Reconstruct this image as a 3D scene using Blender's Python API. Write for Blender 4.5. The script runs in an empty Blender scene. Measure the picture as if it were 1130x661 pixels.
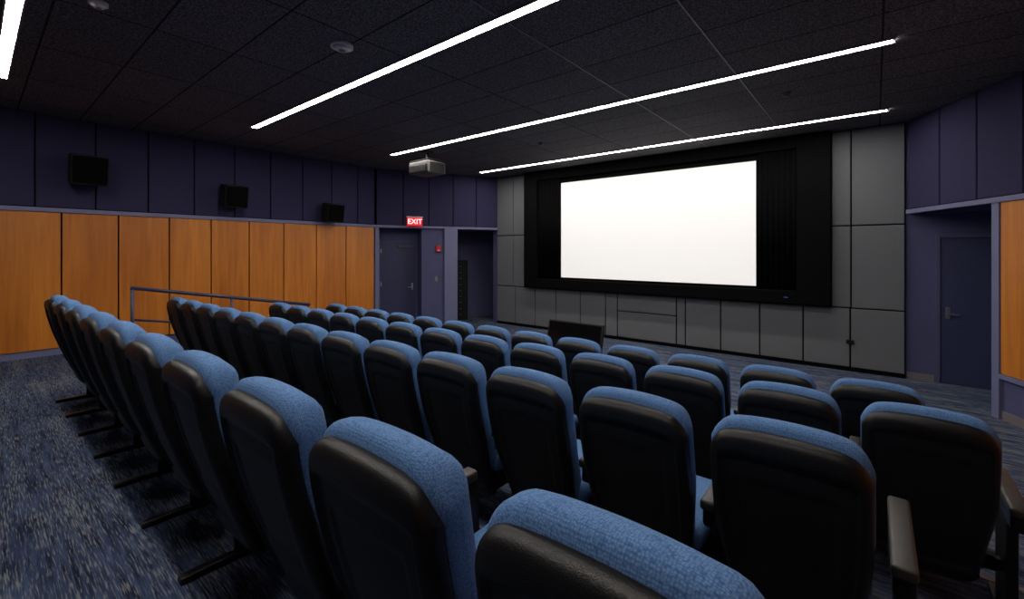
import bpy, bmesh, math, random
from mathutils import Vector, Matrix
random.seed(4)
S = bpy.context.scene
S.view_settings.view_transform = 'Standard'
S.view_settings.look = 'None'
S.view_settings.exposure = 0.0

# ------------------------------------------------------------------ materials
def srgb(r, g, b):
    def f(c):
        c /= 255.0
        return c/12.92 if c <= 0.04045 else ((c+0.055)/1.055)**2.4
    return (f(r), f(g), f(b), 1.0)

def mat(name, col, rough=0.6, metal=0.0, emit=None, estr=0.0, noise=None, bump=None, spec=0.5):
    m = bpy.data.materials.new(name); m.use_nodes = True
    nt = m.node_tree; b = nt.nodes['Principled BSDF']
    b.inputs['Base Color'].default_value = col
    b.inputs['Roughness'].default_value = rough
    b.inputs['Metallic'].default_value = metal
    b.inputs['Specular IOR Level'].default_value = spec
    if emit:
        b.inputs['Emission Color'].default_value = emit
        b.inputs['Emission Strength'].default_value = estr
    if noise or bump:
        tc = nt.nodes.new('ShaderNodeTexCoord')
    if noise:
        sc, amt = noise
        n = nt.nodes.new('ShaderNodeTexNoise'); n.inputs['Scale'].default_value = sc
        n.inputs['Detail'].default_value = 4
        nt.links.new(tc.outputs['Object'], n.inputs['Vector'])
        r = nt.nodes.new('ShaderNodeValToRGB')
        r.color_ramp.elements[0].position = 0.3; r.color_ramp.elements[1].position = 0.7
        r.color_ramp.elements[0].color = tuple(c*(1-amt) for c in col[:3])+(1,)
        r.color_ramp.elements[1].color = tuple(min(1, c*(1+amt)) for c in col[:3])+(1,)
        nt.links.new(n.outputs['Fac'], r.inputs['Fac'])
        nt.links.new(r.outputs['Color'], b.inputs['Base Color'])
    if bump:
        sc, st = bump
        n2 = nt.nodes.new('ShaderNodeTexNoise'); n2.inputs['Scale'].default_value = sc
        nt.links.new(tc.outputs['Object'], n2.inputs['Vector'])
        bp = nt.nodes.new('ShaderNodeBump'); bp.inputs['Strength'].default_value = st
        bp.inputs['Distance'].default_value = 0.003
        nt.links.new(n2.outputs['Fac'], bp.inputs['Height'])
        nt.links.new(bp.outputs['Normal'], b.inputs['Normal'])
    return m

M = {}
M['navy'] = mat('upper_wall_fabric', srgb(52, 50, 80), 0.9, noise=(120, .15), spec=.2)
M['purple'] = mat('wall_paint', srgb(78, 80, 115), 0.7, noise=(3, .05), spec=.3)
M['trim'] = mat('trim_paint', srgb(108, 111, 146), 0.5)
M['door'] = mat('door_paint', srgb(52, 56, 90), 0.45)
M['grey'] = mat('acoustic_fabric_grey', srgb(106, 109, 113), 0.9, noise=(150, .18), bump=(400, .3), spec=.2)
M['greydark'] = mat('joint_dark', srgb(8, 8, 10), 0.9, spec=.1)
M['black'] = mat('black_masking', srgb(9, 9, 10), 0.9, noise=(60, .2), spec=.08)
M['curtain'] = mat('black_curtain', srgb(9, 9, 11), 0.95, noise=(60, .2), spec=.05)
M['speaker'] = mat('speaker_black', srgb(20, 20, 22), 0.7, spec=.3)
M['plastic'] = mat('chair_black_plastic', srgb(16, 16, 17), 0.42, bump=(350, .25), spec=.33)
M['plastic2'] = mat('chair_black_panel', srgb(15, 15, 16), 0.5, bump=(500, .3), spec=.35)
M['steel'] = mat('painted_steel', srgb(18, 18, 22), 0.4)
M['armcap'] = mat('arm_cap', srgb(52, 48, 46), 0.45, noise=(20, .2))
M['rail'] = mat('rail_paint', srgb(48, 52, 80), 0.4)
M['white'] = mat('white_plastic', srgb(215, 215, 215), 0.4)
M['silver'] = mat('silver_plastic', srgb(112, 113, 114), 0.5)
M['projgrey'] = mat('projector_grey', srgb(82, 82, 82), 0.6, spec=.3)
M['metal'] = mat('brushed_metal', srgb(190, 190, 195), 0.3, metal=1.0)
M['base'] = mat('baseboard_vinyl', srgb(112, 106, 108), 0.6)
M['lamp'] = mat('led_diffuser', (1, 1, 1, 1), 0.5, emit=(1.0, .93, .86, 1), estr=49)
M['tbar'] = mat('tbar_grey', srgb(120, 120, 124), 0.5)
M['red'] = mat('exit_red', srgb(190, 20, 30), 0.4, emit=srgb(230, 25, 40), estr=.8)
M['alarm'] = mat('alarm_red', srgb(200, 30, 25), 0.4)
M['exitw'] = mat('exit_letters', (1, 1, 1, 1), 0.4, emit=(1, .9, .9, 1), estr=1.2)
M['blueled'] = mat('blue_led', (.02, .05, .25, 1), 0.4, emit=(.04, .12, .4, 1), estr=.25)
M['glass'] = mat('display_glass', srgb(8, 8, 10), 0.15)
M['screen'] = mat('projection_screen', srgb(180, 180, 180), 0.9, emit=(1.0, .97, .935, 1), estr=0.66, spec=.1)

def wood():
    m = bpy.data.materials.new('wood_veneer'); m.use_nodes = True
    nt = m.node_tree; b = nt.nodes['Principled BSDF']; L = nt.links
    tc = nt.nodes.new('ShaderNodeTexCoord'); mp = nt.nodes.new('ShaderNodeMapping')
    mp.inputs['Scale'].default_value = (9, 9, .6)
    L.new(tc.outputs['Object'], mp.inputs['Vector'])
    n = nt.nodes.new('ShaderNodeTexNoise'); n.inputs['Scale'].default_value = 1.6; n.inputs['Detail'].default_value = 7
    n.inputs['Distortion'].default_value = .6
    L.new(mp.outputs['Vector'], n.inputs['Vector'])
    mp2 = nt.nodes.new('ShaderNodeMapping'); mp2.inputs['Scale'].default_value = (.5, 1.3, .15)
    L.new(tc.outputs['Object'], mp2.inputs['Vector'])
    n2 = nt.nodes.new('ShaderNodeTexNoise'); n2.inputs['Scale'].default_value = 1.5; n2.inputs['Detail'].default_value = 1
    L.new(mp2.outputs['Vector'], n2.inputs['Vector'])
    ad = nt.nodes.new('ShaderNodeMath'); ad.operation = 'MULTIPLY_ADD'; ad.inputs[1].default_value = .5
    L.new(n2.outputs['Fac'], ad.inputs[0])
    hf = nt.nodes.new('ShaderNodeMath'); hf.operation = 'MULTIPLY'; hf.inputs[1].default_value = .5
    L.new(n.outputs['Fac'], hf.inputs[0]); L.new(hf.outputs[0], ad.inputs[2])
    r = nt.nodes.new('ShaderNodeValToRGB')
    r.color_ramp.elements[0].position = .3; r.color_ramp.elements[1].position = .7
    r.color_ramp.elements[0].color = srgb(164, 90, 26)
    r.color_ramp.elements[1].color = srgb(216, 134, 46)
    L.new(ad.outputs[0], r.inputs['Fac']); L.new(r.outputs['Color'], b.inputs['Base Color'])
    b.inputs['Roughness'].default_value = .38
    return m
M['wood'] = wood()

def carpet():
    m = bpy.data.materials.new('carpet'); m.use_nodes = True
    nt = m.node_tree; b = nt.nodes['Principled BSDF']; L = nt.links
    tc = nt.nodes.new('ShaderNodeTexCoord')
    def nz(scale, detail=2):
        mp = nt.nodes.new('ShaderNodeMapping'); mp.inputs['Scale'].default_value = scale
        L.new(tc.outputs['Object'], mp.inputs['Vector'])
        n = nt.nodes.new('ShaderNodeTexNoise'); n.inputs['Scale'].default_value = 1; n.inputs['Detail'].default_value = detail
        L.new(mp.outputs['Vector'], n.inputs['Vector']); return n
    n1 = nz((10, 150, 1), 2); n2 = nz((3, 40, 1), 3); n3 = nz((1.2, 9, 1), 2)
    r2 = nt.nodes.new('ShaderNodeValToRGB')
    r2.color_ramp.elements[0].position = .35; r2.color_ramp.elements[1].position = .7
    r2.color_ramp.elements[0].color = srgb(28, 35, 56); r2.color_ramp.elements[1].color = srgb(66, 82, 114)
    L.new(n2.outputs['Fac'], r2.inputs['Fac'])
    add = nt.nodes.new('ShaderNodeMath'); add.operation = 'ADD'
    sc = nt.nodes.new('ShaderNodeMath'); sc.operation = 'MULTIPLY_ADD'; sc.inputs[1].default_value = .4; sc.inputs[2].default_value = -.2
    L.new(n3.outputs['Fac'], sc.inputs[0]); L.new(n1.outputs['Fac'], add.inputs[0]); L.new(sc.outputs[0], add.inputs[1])
    r1 = nt.nodes.new('ShaderNodeValToRGB')
    r1.color_ramp.elements[0].position = .50; r1.color_ramp.elements[1].position = .68
    r1.color_ramp.elements[0].color = (0, 0, 0, 1); r1.color_ramp.elements[1].color = (1, 1, 1, 1)
    L.new(add.outputs[0], r1.inputs['Fac'])
    mx = nt.nodes.new('ShaderNodeMixRGB'); mx.inputs[2].default_value = srgb(118, 122, 126)
    L.new(r1.outputs['Color'], mx.inputs[0]); L.new(r2.outputs['Color'], mx.inputs[1])
    L.new(mx.outputs[0], b.inputs['Base Color'])
    b.inputs['Roughness'].default_value = .95; b.inputs['Specular IOR Level'].default_value = .1
    return m
M['carpet'] = carpet()

def ceil():
    m = bpy.data.materials.new('ceiling_tile'); m.use_nodes = True
    nt = m.node_tree; b = nt.nodes['Principled BSDF']; L = nt.links
    tc = nt.nodes.new('ShaderNodeTexCoord')
    mp = nt.nodes.new('ShaderNodeMapping'); mp.inputs['Location'].default_value = (1.17+1.22*20, 0.2+.61*20, 0)
    L.new(tc.outputs['Object'], mp.inputs['Vector'])
    br = nt.nodes.new('ShaderNodeTexBrick'); br.offset = 0; br.squash = 1
    br.inputs['Scale'].default_value = 1; br.inputs['Brick Width'].default_value = 1.22
    br.inputs['Row Height'].default_value = .61; br.inputs['Mortar Size'].default_value = .009
    br.inputs['Color1'].default_value = (1, 1, 1, 1); br.inputs['Color2'].default_value = (.8, .8, .8, 1)
    br.inputs['Mortar'].default_value = (.1, .1, .1, 1)
    L.new(mp.outputs['Vector'], br.inputs['Vector'])
    n = nt.nodes.new('ShaderNodeTexNoise'); n.inputs['Scale'].default_value = 60; n.inputs['Detail'].default_value = 3
    L.new(tc.outputs['Object'], n.inputs['Vector'])
    r = nt.nodes.new('ShaderNodeValToRGB')
    r.color_ramp.elements[0].position = .4; r.color_ramp.elements[1].position = .66
    r.color_ramp.elements[0].color = srgb(64, 62, 66); r.color_ramp.elements[1].color = srgb(120, 118, 121)
    L.new(n.outputs['Fac'], r.inputs['Fac'])
    mx = nt.nodes.new('ShaderNodeMixRGB'); mx.blend_type = 'MULTIPLY'; mx.inputs[0].default_value = 1
    L.new(r.outputs['Color'], mx.inputs[1]); L.new(br.outputs['Color'], mx.inputs[2])
    L.new(mx.outputs[0], b.inputs['Base Color'])
    b.inputs['Roughness'].default_value = .9; b.inputs['Specular IOR Level'].default_value = .2
    return m
M['ceil'] = ceil()

def fabric():
    m = bpy.data.materials.new('blue_chair_fabric'); m.use_nodes = True
    nt = m.node_tree; b = nt.nodes['Principled BSDF']; L = nt.links
    tc = nt.nodes.new('ShaderNodeTexCoord')
    v = nt.nodes.new('ShaderNodeTexVoronoi'); v.inputs['Scale'].default_value = 200; v.inputs['Randomness'].default_value = .5
    L.new(tc.outputs['Object'], v.inputs['Vector'])
    r = nt.nodes.new('ShaderNodeValToRGB')
    r.color_ramp.elements[0].position = .1; r.color_ramp.elements[1].position = .8
    r.color_ramp.elements[0].color = srgb(106, 144, 192); r.color_ramp.elements[1].color = srgb(58, 90, 136)
    L.new(v.outputs['Distance'], r.inputs['Fac']); L.new(r.outputs['Color'], b.inputs['Base Color'])
    bp = nt.nodes.new('ShaderNodeBump'); bp.inputs['Strength'].default_value = .4; bp.inputs['Distance'].default_value = .0018
    bp.invert = True
    L.new(v.outputs['Distance'], bp.inputs['Height']); L.new(bp.outputs['Normal'], b.inputs['Normal'])
    b.inputs['Roughness'].default_value = .9; b.inputs['Specular IOR Level'].default_value = .2
    return m
M['fabric'] = fabric()

# ------------------------------------------------------------------ mesh builder
class B:
    def __init__(s): s.bm = bmesh.new(); s.mats = []
    def mi(s, m):
        if m not in s.mats: s.mats.append(m)
        return s.mats.index(m)
    def box(s, x0, x1, y0, y1, z0, z1, m, bev=0.0, T=None, seg=2, rot=None):
        r = bmesh.ops.create_cube(s.bm, size=1)
        vs = r['verts']; i = s.mi(m)
        c = Vector(((x0+x1)/2, (y0+y1)/2, (z0+z1)/2))
        for v in vs:
            v.co = Vector((v.co.x*(x1-x0), v.co.y*(y1-y0), v.co.z*(z1-z0)))
        fs = set(f for v in vs for f in v.link_faces)
        for f in fs: f.material_index = i
        if bev > 0:
            es = list(set(e for v in vs for e in v.link_edges))
            rr = bmesh.ops.bevel(s.bm, geom=es, offset=bev, segments=seg, profile=.5, affect='EDGES')
            allv = set(v for f in rr['faces'] for v in f.verts)
            st = list(allv)
            while st:
                v = st.pop()
                for e in v.link_edges:
                    o = e.other_vert(v)
                    if o not in allv: allv.add(o); st.append(o)
            for v in allv:
                for f in v.link_faces: f.material_index = i; f.smooth = True if seg > 2 else False
            vs = list(allv)
        for v in vs:
            p = v.co
            if rot is not None: p = rot @ p
            p = p + c
            v.co = (T @ p) if T else p
        return vs
    def prism(s, pts, z0, z1, m):
        i = s.mi(m)
        lo = [s.bm.verts.new((p[0], p[1], z0)) for p in pts]; hi = [s.bm.verts.new((p[0], p[1], z1)) for p in pts]
        n = len(pts); F = [s.bm.faces.new(lo[::-1]), s.bm.faces.new(hi)]
        for k in range(n): F.append(s.bm.faces.new((lo[k], lo[(k+1) % n], hi[(k+1) % n], hi[k])))
        for f in F: f.material_index = i
    def prism_x(s, pts, x0, x1, m):   # polygon in (y,z), extruded along x
        i = s.mi(m)
        lo = [s.bm.verts.new((x0, p[0], p[1])) for p in pts]; hi = [s.bm.verts.new((x1, p[0], p[1])) for p in pts]
        n = len(pts); F = [s.bm.faces.new(lo), s.bm.faces.new(hi[::-1])]
        for k in range(n): F.append(s.bm.faces.new((lo[(k+1) % n], lo[k], hi[k], hi[(k+1) % n])))
        for f in F: f.material_index = i
    def cyl(s, p0, p1, r, m, seg=16, r2=None):
        p0 = Vector(p0); p1 = Vector(p1); d = p1-p0
        q = d.to_track_quat('Z', 'Y').to_matrix().to_4x4()
        rr = bmesh.ops.create_cone(s.bm, cap_ends=True, segments=seg, radius1=r, radius2=(r if r2 is None else r2), depth=d.length,
                                   matrix=Matrix.Translation((p0+p1)/2) @ q)
        i = s.mi(m)
        for v in rr['verts']:
            for f in v.link_faces:
                f.material_index = i
                if len(f.verts) == 4: f.smooth = True
    def grid_body(s, n, k, fpos, fy, m, m2=None, sel=None, pw=6, hi=10):
        """closed pillow: fpos(s,q)->(x,z), fy(s,q,x,z,e)->(yfront,yback)"""
        i = s.mi(m); i2 = s.mi(m2) if m2 else i; fr = {}; bk = {}; SQ = {}
        for a in range(n+1):
            ss = math.sin(math.pi/2*(2*a/n-1))
            for b in range(k+1):
                q = (1-math.cos(math.pi*b/k))/2
                x, z = fpos(ss, q); SQ[a, b] = (ss, q)
                e = (max(0, 1-abs(ss)**pw)**.5)*(max(0, 1-abs(2*q-1)**hi)**.5)
                edge = a in (0, n) or b in (0, k)
                yf, yb = fy(ss, q, x, z, e)
                if edge:
                    v = s.bm.verts.new((x, (yf+yb)/2, z)); fr[a, b] = bk[a, b] = v
                else:
                    fr[a, b] = s.bm.verts.new((x, yf, z)); bk[a, b] = s.bm.verts.new((x, yb, z))
        for a in range(n):
            for b in range(k):
                f = s.bm.faces.new((fr[a, b], fr[a, b+1], fr[a+1, b+1], fr[a+1, b])); f.material_index = i; f.smooth = True
                try:
                    f = s.bm.faces.new((bk[a, b], bk[a+1, b], bk[a+1, b+1], bk[a, b+1])); f.material_index = i; f.smooth = True
                    if sel and sel(*SQ[a, b]) and sel(*SQ[a+1, b+1]): f.material_index = i2
                except ValueError: pass
    def mesh(s, name):
        bmesh.ops.recalc_face_normals(s.bm, faces=s.bm.faces)
        me = bpy.data.meshes.new(name); s.bm.to_mesh(me); s.bm.free()
        for m in s.mats: me.materials.append(M[m])
        return me
    def obj(s, name, loc=(0, 0, 0), origin=None, parent=None):
        if origin is not None:
            for v in s.bm.verts: v.co -= Vector(origin)
            loc = origin
        o = bpy.data.objects.new(name, s.mesh(name)); o.location = loc
        S.collection.objects.link(o)
        if parent: o.parent = parent
        return o

def frame(px, py, dx, dy):
    l = math.hypot(dx, dy); dx /= l; dy /= l
    return Matrix(((dx, -dy, 0, px), (dy, dx, 0, py), (0, 0, 1, 0), (0, 0, 0, 1)))

CZ = 3.42; TZ = 2.05
F1, F2, F3, F4 = .02, -.15, -.285, -.40
TL = frame(-9.05, 6.0, 1.33, 2.8)      # left angled wall, local x along wall, y outward
TR = frame(.40, 8.80, .448, -.894)     # right angled wall
LL = math.hypot(1.33, 2.8); LR = 3.1
rc = TR @ Vector((LR, 0, 0)); XR = rc.x; YR = rc.y

# ------------------------------------------------------------------ floor
f = B()
f.box(-7.15, XR+.1, -3, 1.45, -.6, F1, 'carpet')
f.box(-7.15, XR+.1, 1.45, 2.55, -.6, F2, 'carpet')
f.box(-7.15, XR+.1, 2.55, 3.52, -.6, F3, 'carpet')
f.box(-11.2, XR+.3, 3.52, 11.0, -.6, F4, 'carpet')
f.prism_x([(-3, -.6), (4.0, -.6), (4.0, F4), (1.0, F1), (-3, F1)], -9.2, -7.15, 'carpet')
f.obj('floor')
n = B()
for (y, z) in ((1.45, F1), (2.55, F2), (3.52, F3)):
    n.box(-7.15, XR, y-.03, y+.006, z-.03, z+.006, 'base', bev=.003)
n.obj('trim_step_nosing')

# ------------------------------------------------------------------ ceiling
c = B(); c.box(-11.2, XR+.4, -3.1, 11.0, CZ, CZ+.1, 'ceil'); c.obj('ceiling')
t = B()
for x in (-1.17, -2.39): t.box(x-.006, x+.006, -3, 8.8, CZ-.006, CZ+.001, 'tbar')
t.obj('trim_ceiling_grid')
for y in (.22, 2.79, 5.32, 7.88):
    b = B(); b.box(-7.44, .12, y-.042, y+.042, CZ-.012, CZ+.01, 'lamp')
    b.box(-7.46, .14, y-.056, y-.042, CZ-.014, CZ+.01, 'tbar'); b.box(-7.46, .14, y+.042, y+.056, CZ-.014, CZ+.01, 'tbar')
    b.obj('linear_ceiling_light', origin=(-3.66, y, CZ))

# ------------------------------------------------------------------ walls
w = B(); w.box(-9.25, -9.05, -3, 6.0, -.6, CZ, 'purple'); w.obj('wall_left')
w = B()
w.box(-.06, LL+.12, 0, .15, TZ, CZ, 'purple', T=TL)
w.box(-.06, .10, 0, .5, -.6, TZ, 'purple', T=TL)
w.box(1.10, 1.70, 0, .5, -.6, TZ, 'purple', T=TL)
w.box(-.3, 1.3, .42, .55, -.6, TZ, 'purple', T=TL)
w.box(1.85, 1.98, 0, 1.4, -.6, TZ, 'purple', T=TL)
w.box(1.85, 4.3, 1.3, 1.45, -.6, TZ, 'purple', T=TL)
w.box(4.2, 4.35, .2, 1.4, -.6, TZ, 'purple', T=TL)
w.box(-.06, 4.35, .14, 1.45, TZ, TZ+.1, 'purple', T=TL)
w.obj('wall_left_angled')
w = B(); w.box(1.66, 2.0, -.06, .28, F4, TZ, 'trim', bev=.004, T=TL); w.obj('trim_column')
w = B(); w.box(-7.9, XR+.3, 8.86, 9.06, -.6, CZ, 'purple'); w.obj('wall_front')
w = B()
w.box(0, LR+.1, 0, .15, TZ, CZ, 'purple', T=TR)
w.box(1.50, LR+.1, 0, .15, -.6, TZ, 'purple', T=TR)
w.box(XR-.02, XR+.15, YR-.1, 8.9, -.6, TZ, 'purple')
w.prism([(.40, 8.86), (XR+.15, 8.86), (XR+.15, YR)], TZ, TZ+.08, 'purple')
w.obj('wall_right_angled')
w = B(); w.box(XR, XR+.15, -3, YR+.02, -.6, CZ, 'purple'); w.obj('wall_right')
w = B(); w.box(-9.25, XR+.15, -3.15, -3, -.6, CZ, 'purple'); w.obj('wall_back')

# upper fabric panels
u = B()
u.box(-9.05, -9.04, -3, 6.0, TZ+.06, CZ, 'greydark')
u.box(0, LL, -.01, 0, TZ+.06, CZ, 'greydark', T=TL); u.box(0, LR, -.01, 0, TZ+.06, CZ, 'greydark', T=TR)
y = -.045-.62*4
while y < 5.9:
    y1 = min(y+.62, 5.97); u.box(-9.05, -9.015, y+.008, y1-.008, TZ+.07, CZ-.005, 'navy', bev=.01, seg=2); y += .62
s = 0.03
while s < LL-.05:
    u.box(s+.008, min(s+.61, LL-.02), -.035, 0, TZ+.07, CZ-.005, 'navy', bev=.01, seg=2, T=TL); s += .62
s = 0.03
while s < LR-.05:
    u.box(s+.008, min(s+.61, LR-.02), -.035, 0, TZ+.07, CZ-.005, 'navy', bev=.01, seg=2, T=TR); s += .62
y = YR-.02
while y > -2.9:
    u.box(XR-.03, XR, max(y-.61, -2.98), y, TZ+.07, CZ-.005, 'navy', bev=.006, seg=1); y -= .62
u.obj('fabric_wall_paneling')

# wood panels
u = B()
ys = [-2.94, -2.31, -1.68, -1.06, -.43, .20, .834, 1.453, 2.09, 2.686, 3.297, 3.92, 4.58, 5.25, 5.96]
u.box(-9.05, -9.04, -2.94, 5.96, .13, TZ, 'greydark')
for a, b_ in zip(ys[:-1], ys[1:]):
    u.box(-9.05, -9.015, a+.009, b_-.009, .12, TZ, 'wood', bev=.004, seg=1)
s = 1.60
while s < LR-.2:
    u.box(s+.01, s+.62, -.035, 0, .12, TZ, 'wood', bev=.004, seg=1, T=TR); s += .63
y = YR-.03
while y > -2.6:
    u.box(XR-.035, XR, y-.61, y, .13, TZ, 'wood', bev=.004, seg=1); y -= .63
u.obj('wood_wall_paneling')

# trim bands
t = B()
t.box(-9.05, -8.99, -3, 6.0, TZ, TZ+.06, 'trim', bev=.004)
t.box(-.02, LL, -.06, 0, TZ, TZ+.06, 'trim', bev=.004, T=TL)
t.box(.0, .09, -.04, 0, F4, TZ, 'trim', bev=.004, T=TL)
t.obj('trim_left')
t = B()
t.box(0, LR, -.06, 0, TZ, TZ+.06, 'trim', bev=.004, T=TR)
t.box(1.49, 1.59, -.04, .02, F4, TZ, 'trim', bev=.004, T=TR)
t.box(1.59, LR, -.04, 0, .06, .115, 'trim', bev=.004, T=TR)
t.box(XR-.06, XR, -3, YR, TZ, TZ+.06, 'trim', bev=.004)
t.obj('trim_right')
t = B()
t.box(-9.05, -9.035, -3, 1.0, F1, .115, 'trim')
t.prism_x([(1.0, .115), (1.0, F1), (4.0, F4), (6.0, F4), (6.0, F4+.1), (4.0, F4+.1)], -9.05, -9.035, 'trim')
t.obj('baseboard_left')
t = B()
t.box(1.59, LR, -.012, 0, F4, F4+.1, 'base', T=TR); t.box(.36, .66, 8.848, 8.86, F4, F4+.1, 'base')
t.obj('baseboard_right')

# ------------------------------------------------------------------ screen wall panels
p = B()
g = .010
def pan(x0, x1, z0, z1): p.box(x0+g, x1-g, 8.80, 8.86, z0+g, z1-g, 'grey', bev=.009, seg=2)
ZB = F4+.06
for a, b_ in ((-7.72, -7.17), (-7.17, -6.70), (-.55, -.297), (-.297, .346)):
    pan(a, b_, .6, 1.9); pan(a, b_, 1.9, CZ)
ed = [-7.72, -7.10, -6.477, -5.864, -5.20, -4.565, -4.285]
for a, b_ in zip(ed[:-1], ed[1:]): pan(a, b_, ZB, .6)
pan(-4.285, -3.03, ZB, .22); pan(-4.285, -3.03, .22, .6)
ed = [-3.03, -2.856, -2.216, -1.576, -.933, -.307, .346]
for a, b_ in zip(ed[:-1], ed[1:]): pan(a, b_, ZB, .6)
p.box(-7.72, .346, 8.825, 8.86, F4, CZ, 'greydark')
p.box(-7.72, .346, 8.815, 8.86, F4, ZB, 'greydark')
p.obj('acoustic_wall_paneling')

scr = bpy.data.objects.new('projection_screen', None); S.collection.objects.link(scr); scr.location = (-3.64, 8.7, 2)
def kid(o):
    o.parent = scr; o.matrix_parent_inverse = Matrix.Translation(-Vector(scr.location)); return o
p = B()
p.box(-6.70, -.55, 8.765, 8.80, .62, CZ, 'black')
p.box(-6.70, -6.31, 8.64, 8.8, .62, CZ, 'black', bev=.01)
p.box(-1.01, -.55, 8.64, 8.8, .62, CZ, 'black', bev=.01)
p.box(-6.31, -1.01, 8.64, 8.8, 3.2, CZ, 'black', bev=.01)
p.box(-6.31, -1.01, 8.64, 8.8, .62, .84, 'black', bev=.01)
p.box(-1.19, -1.13, 8.635, 8.66, .72, .732, 'blueled')
kid(p.obj('masking_frame'))
p = B()
p.box(-5.66, -1.62, 8.72, 8.74, .89, 3.08, 'screen')
p.box(-5.75, -1.55, 8.742, 8.765, .86, 3.14, 'black')
kid(p.obj('screen_surface'))

def curtain(x0, x1, z0, z1, yy):
    b = B(); i = b.mi('curtain'); N = 120; cols = []
    for a in range(N+1):
        x = x0+(x1-x0)*a/N
        y = yy+.014*math.sin((x-x0)*2*math.pi/.085)
        cols.append((b.bm.verts.new((x, y, z0)), b.bm.verts.new((x, y, z1)), b.bm.verts.new((x, y+.008, z0)), b.bm.verts.new((x, y+.008, z1))))
    for a in range(N):
        p_, q_ = cols[a], cols[a+1]
        for fv in ((p_[0], q_[0], q_[1], p_[1]), (q_[2], p_[2], p_[3], q_[3]), (p_[1], q_[1], q_[3], p_[3]), (q_[0], p_[0], p_[2], q_[2])):
            f_ = b.bm.faces.new(fv); f_.material_index = i; f_.smooth = True
    kid(b.obj('masking_curtain'))
curtain(-6.30, -5.67, .85, 3.19, 8.70)
curtain(-1.61, -1.02, .85, 3.19, 8.70)

b = B(); b.box(-.36, -.26, 8.765, 8.80, .04, .10, 'plastic', bev=.005); b.obj('wall_outlet_box', origin=(-.31, 8.78, .07))

# ------------------------------------------------------------------ doors
def door(name, T, x0, x1, yface, z0, z1, handle_left):
    b = B()
    fw = .05
    b.box(x0-fw, x0, yface-.03, yface, z0, z1+fw, 'purple', bev=.004, T=T)
    b.box(x1, x1+fw, yface-.03, yface, z0, z1+fw, 'purple', bev=.004, T=T)
    b.box(x0, x1, yface-.03, yface, z1, z1+fw, 'purple', bev=.004, T=T)
    b.box(x0+.003, x1-.003, yface-.012, yface, z0+.008, z1-.003, 'door', bev=.003, T=T)
    hx = x0+.08 if handle_left else x1-.08
    d = 1 if handle_left else -1
    b.box(hx-.025, hx+.025, yface-.02, yface-.01, z0+.93, z0+1.10, 'metal', bev=.006, T=T)
    b.box(hx-.01, hx+.01, yface-.065, yface-.015, z0+.99, z0+1.01, 'metal', bev=.003, T=T)
    b.box(min(hx-.01*d, hx+.12*d), max(hx-.01*d, hx+.12*d), yface-.075, yface-.055, z0+.99, z0+1.012, 'metal', bev=.005, T=T)
    hx2 = x1 if handle_left else x0
    for hz in (.2, 1.05, 1.85): b.box(hx2-.012, hx2+.012, yface-.036, yface-.03, z0+hz, z0+hz+.1, 'metal', T=T)
    return b
I4 = Matrix.Identity(4)
door('door_1', I4, .72, 1.60, 8.86, F4, 1.69, True).obj('door_1', origin=(1.16, 8.86, F4))
b = door('door_2', TL, .20, 1.04, .42, F4, 1.69, False)
b.box(.60, .95, .37, .408, 1.58, 1.64, 'projgrey', bev=.006, T=TL)
b.obj('door_2', origin=TL @ Vector((.62, .42, F4)))

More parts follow.
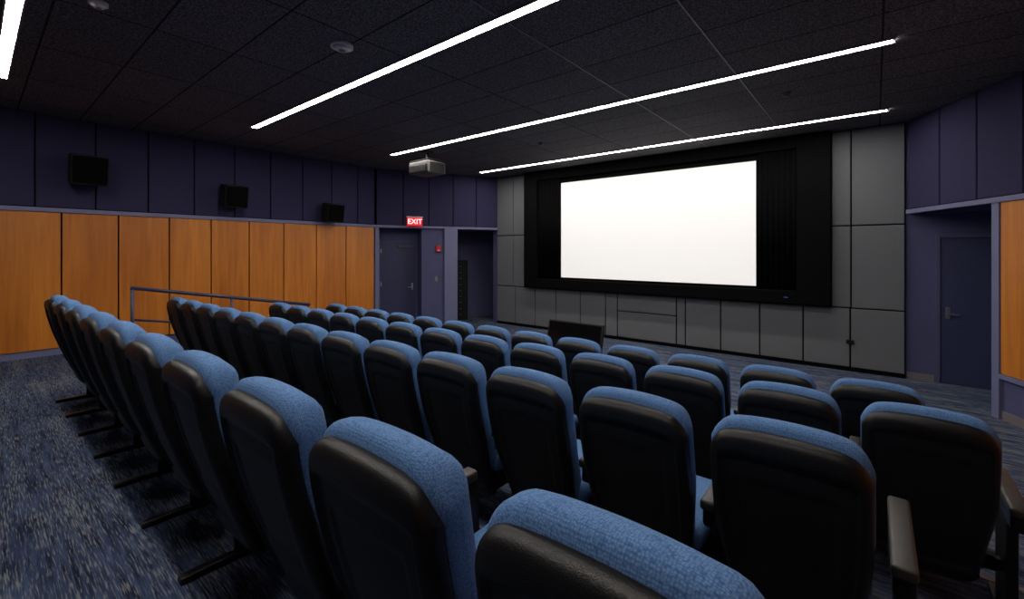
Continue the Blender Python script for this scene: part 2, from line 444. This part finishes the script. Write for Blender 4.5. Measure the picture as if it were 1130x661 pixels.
# ------------------------------------------------------------------ chairs
HT = 1.068
def sm(x): x = max(0, min(1, x)); return x*x*(3-2*x)
def cc(z):
    return 0.0 if z >= 1.0 else .22*((1.0-z)/.75)**1.5
def chair_mesh(right_arm):
    b = B()
    # moulded back shell with a raised rim and stepped inner panel
    def pos(s, q):
        w = .190+.043*sm(q*1.5)
        zt = HT-.032-.020*s*s-.072*abs(s)**9; zb = .22+.05*abs(s)**6
        return s*w, zb+(zt-zb)*q
    def fy(s, q, x, z, e):
        rec = .016*sm((.86-abs(s))/.04)*sm((q-.10)/.03)*sm((.91-q)/.025)
        rec += .007*sm((.64-abs(s))/.03)*sm((q-.35)/.03)*sm((.80-q)/.025)
        bow = .012*(1-s*s)
        return cc(z)-.002, cc(z)-.020-(.040)*e+rec-bow*e
    b.grid_body(64, 64, pos, fy, 'plastic', m2='plastic2', sel=lambda s, q: abs(s) < .82 and .13 < q < .88, pw=16, hi=20)
    # upholstered front wrapping over the top
    def pos2(s, q):
        w = .199+.038*sm(q*1.6)
        zt = HT-.022*s*s-.078*abs(s)**8; zb = .40+.03*abs(s)**6
        return s*w, zb+(zt-zb)*q
    def fy2(s, q, x, z, e):
        lum = .03*math.exp(-((q-.18)/.18)**2)
        bol = .02*sm((abs(s)-.55)/.3)
        return cc(z)+.01+(.082+lum+bol)*e, cc(z)+.01-.040*e
    b.grid_body(28, 28, pos2, fy2, 'fabric', pw=8, hi=16)
    # seat
    b.box(-.225, .225, .17, .68, .385, .495, 'fabric', bev=.045, seg=4)
    b.box(-.215, .215, .19, .64, .31, .395, 'plastic', bev=.02)
    b.box(-.27, .27, .36, .42, .24, .31, 'steel', bev=.008)
    b.box(-.10, .10, .26, .50, .20, .32, 'steel', bev=.015)
    for sx in (-1, 1):
        b.box(sx*.17-.02, sx*.17+.02, .16, .34, .28, .33, 'steel', bev=.006)
    arms = [-.273]+([.305] if right_arm else [])
    for ax in arms:
        h = .028 if ax < 0 else .034
        b.box(ax-h, ax+h, .08, .60, .635, .675, 'armcap', bev=.012, seg=3)
        b.box(ax-h+.004, ax+h-.004, .10, .61, .56, .64, 'plastic', bev=.016, seg=3)
        b.box(ax-h+.002, ax+h-.002, .54, .615, .40, .62, 'plastic', bev=.018, seg=3)
        b.box(ax-.020, ax+.020, .24, .50, .02, .60, 'plastic', bev=.012)
        b.box(ax-.025, ax+.025, .02, .66, 0.0, .032, 'steel', bev=.008)
        if ax > 0: b.box(.2, ax, .37, .41, .25, .30, 'steel', bev=.006)
    return b.mesh('theater_chair_end' if right_arm else 'theater_chair')
cm = chair_mesh(False); cme = chair_mesh(True)
rows = [ # x positions, y at right, slope, floor
    ([-.315, -.885, -1.475, -2.12, -2.76, -3.40, -4.03, -4.65, -5.28, -5.90], .597, .016, F1),
    ([-.235-.545*k for k in range(13)], 1.735, .014, F2),
    ([.180-.55*k for k in range(13)], 2.77, .006, F3),
    ([.0-.55*k for k in range(13)], 3.66, .0, F4)]
for (xs, yr, sl, fz) in rows:
    for k, x in enumerate(xs):
        o = bpy.data.objects.new('theater_chair', cme if k == 0 else cm)
        o.location = (x, yr-sl*(xs[0]-x), fz); S.collection.objects.link(o)

# ------------------------------------------------------------------ handrail
b = B()
def rz(y): return F1 if y < 1 else F1+(F4-F1)*(y-1)/3.0
xr = -7.35
b.cyl((xr, 1.32, rz(1.32)), (xr, 1.32, 1.03), .02, 'rail')
b.cyl((xr, 3.6, rz(3.6)), (xr, 3.6, .60), .02, 'rail')
b.cyl((xr, 2.45, rz(2.45)), (xr, 2.45, .82), .018, 'rail')
b.cyl((xr, 1.30, 1.03), (xr, 3.62, .60), .024, 'rail')
b.cyl((xr, 1.32, .62), (xr, 3.6, .19), .014, 'rail')
for yy in (1.32, 2.45, 3.6): b.cyl((xr, yy, rz(yy)-.01), (xr, yy, rz(yy)+.02), .05, 'rail')
b.obj('handrail', origin=(xr, 2.4, 0))

# ------------------------------------------------------------------ speakers
for (yy, zz, sc) in ((1.09, 2.67, 1.0), (2.97, 2.47, .92), (4.82, 2.30, .9)):
    b = B(); R = Matrix.Rotation(math.radians(10), 3, 'Y')
    b.box(-8.93, -8.65, yy-.20*sc, yy+.20*sc, zz-.21*sc, zz+.21*sc, 'speaker', bev=.015, rot=R)
    b.box(-8.66, -8.635, yy-.185*sc, yy+.185*sc, zz-.21*sc, zz+.17*sc, 'curtain', bev=.008, rot=R)
    b.box(-9.01, -8.88, yy-.03, yy+.03, zz-.04, zz+.04, 'steel', bev=.005)
    b.box(-9.015, -8.995, yy-.08, yy+.08, zz-.1, zz+.1, 'steel', bev=.005)
    b.obj('wall_speaker', origin=(-8.8, yy, zz))

# ------------------------------------------------------------------ projector
b = B(); px, py = -6.70, 5.60
b.box(px-.29, px+.29, py-.22, py+.22, 2.97, 3.20, 'projgrey', bev=.03, seg=3)
b.box(px-.25, px+.25, py-.232, py-.215, 3.0, 3.13, 'speaker', bev=.004)
b.box(px+.285, px+.30, py-.18, py+.18, 2.99, 3.17, 'speaker', bev=.004)
for k in range(6): b.box(px-.23, px+.23, py-.24, py-.232, 3.01+.02*k, 3.018+.02*k, 'silver')
b.cyl((px+.1, py+.21, 3.08), (px+.1, py+.30, 3.08), .07, 'glass', 24)
b.cyl((px, py, 3.20), (px, py, CZ), .03, 'plastic')
b.box(px-.28, px+.28, py-.2, py+.2, 3.21, 3.23, 'speaker', bev=.004)
b.box(px-.09, px+.09, py-.09, py+.09, 3.40, CZ, 'plastic', bev=.004)
b.obj('ceiling_projector', origin=(px, py, 3.1))

# ------------------------------------------------------------------ exit sign + alarm
e = bpy.data.objects.new('exit_sign', None); S.collection.objects.link(e)
b = B()
b.box(.72, 1.08, -.16, -.11, 2.10, 2.30, 'red', bev=.006, T=TL)
b.box(.71, 1.09, -.165, -.105, 2.30, 2.325, 'white', bev=.004, T=TL)
b.box(.86, .94, -.12, -.03, 2.24, 2.30, 'white', bev=.004, T=TL)
o = b.obj('sign_box'); o.parent = e
cu = bpy.data.curves.new('exit_letters', 'FONT'); cu.body = 'EXIT'; cu.size = .17; cu.extrude = .002; cu.align_x = 'CENTER'; cu.align_y = 'CENTER'
cu.materials.append(M['exitw'])
to = bpy.data.objects.new('letters', cu); S.collection.objects.link(to)
P = TL @ Vector((.90, -.163, 2.20))
ang = math.atan2(2.8, 1.33)
to.matrix_world = Matrix.Translation(P) @ Matrix.Rotation(ang, 4, 'Z') @ Matrix.Rotation(math.pi/2, 4, 'X')
to.parent = e
b = B()
b.box(1.45, 1.57, -.05, 0, 1.48, 1.63, 'alarm', bev=.006, T=TL); b.box(1.48, 1.54, -.07, -.04, 1.50, 1.53, 'white', bev=.004, T=TL)
b.obj('fire_alarm_strobe')
b = B(); b.box(1.42, 1.50, -.012, 0, .75, .87, 'silver', bev=.003, T=TL); b.box(1.455, 1.465, -.02, -.01, .80, .82, 'white', T=TL); b.obj('light_switch')

# ------------------------------------------------------------------ equipment rack in alcove
b = B()
b.box(2.32, 2.62, .90, 1.28, F4, 1.25, 'speaker', bev=.01, T=TL)
for k in range(9):
    z = -.30+k*.165
    b.box(2.34, 2.60, .89, .91, z, z+.13, 'speaker', bev=.004, T=TL)
    b.box(2.38, 2.42, .884, .892, z+.05, z+.065, 'silver', T=TL)
b.obj('equipment_rack')

# ------------------------------------------------------------------ display on low stand
b = B(); R = Matrix.Rotation(math.radians(-14), 3, 'X')
dx, dy = -3.84, 6.3
b.box(dx-.52, dx+.52, dy-.03, dy+.03, -.26, .33, 'plastic', bev=.012, rot=R)
b.box(dx-.49, dx+.49, dy-.042, dy-.022, -.24, .31, 'glass', bev=.003, rot=R)
b.box(dx-.40, dx-.34, dy-.25, dy+.35, F4, F4+.05, 'steel', bev=.008)
b.box(dx+.34, dx+.40, dy-.25, dy+.35, F4, F4+.05, 'steel', bev=.008)
for sx in (-.37, .37): b.box(dx+sx-.025, dx+sx+.025, dy+.02, dy+.09, F4+.03, .12, 'steel', bev=.006)
b.obj('floor_display_monitor', origin=(dx, dy, F4))

# ------------------------------------------------------------------ ceiling bits
def disc(name, x, y, r, h, m):
    b = B(); b.cyl((x, y, CZ-h*.5), (x, y, CZ), r, m, 32); b.cyl((x, y, CZ-h), (x, y, CZ-h*.5), r*.5, m, 32, r2=r*.85)
    b.cyl((x, y, CZ-h-.004), (x, y, CZ-h), r*.3, 'silver', 24); b.obj(name, origin=(x, y, CZ))
disc('ceiling_access_point', -3.85, 2.2, .10, .05, 'white')
disc('smoke_detector', -4.64, .63, .06, .045, 'white')
disc('sprinkler_head', -.84, 6.3, .045, .04, 'silver')
disc('sprinkler_head', -4.60, 6.43, .045, .04, 'silver')

# ------------------------------------------------------------------ world + camera
wd = bpy.data.worlds.new('world'); S.world = wd; wd.use_nodes = True
wd.node_tree.nodes['Background'].inputs[0].default_value = (.02, .02, .025, 1)

cam = bpy.data.cameras.new('camera'); co = bpy.data.objects.new('camera', cam); S.collection.objects.link(co)
cam.sensor_width = 36; cam.lens = 490/1130*36; cam.clip_start = .02
cam.shift_y = -(330.5-277)/1130
co.location = (0, 0, 1.5); co.rotation_euler = (math.pi/2, 0, math.radians(39.3))
S.camera = co
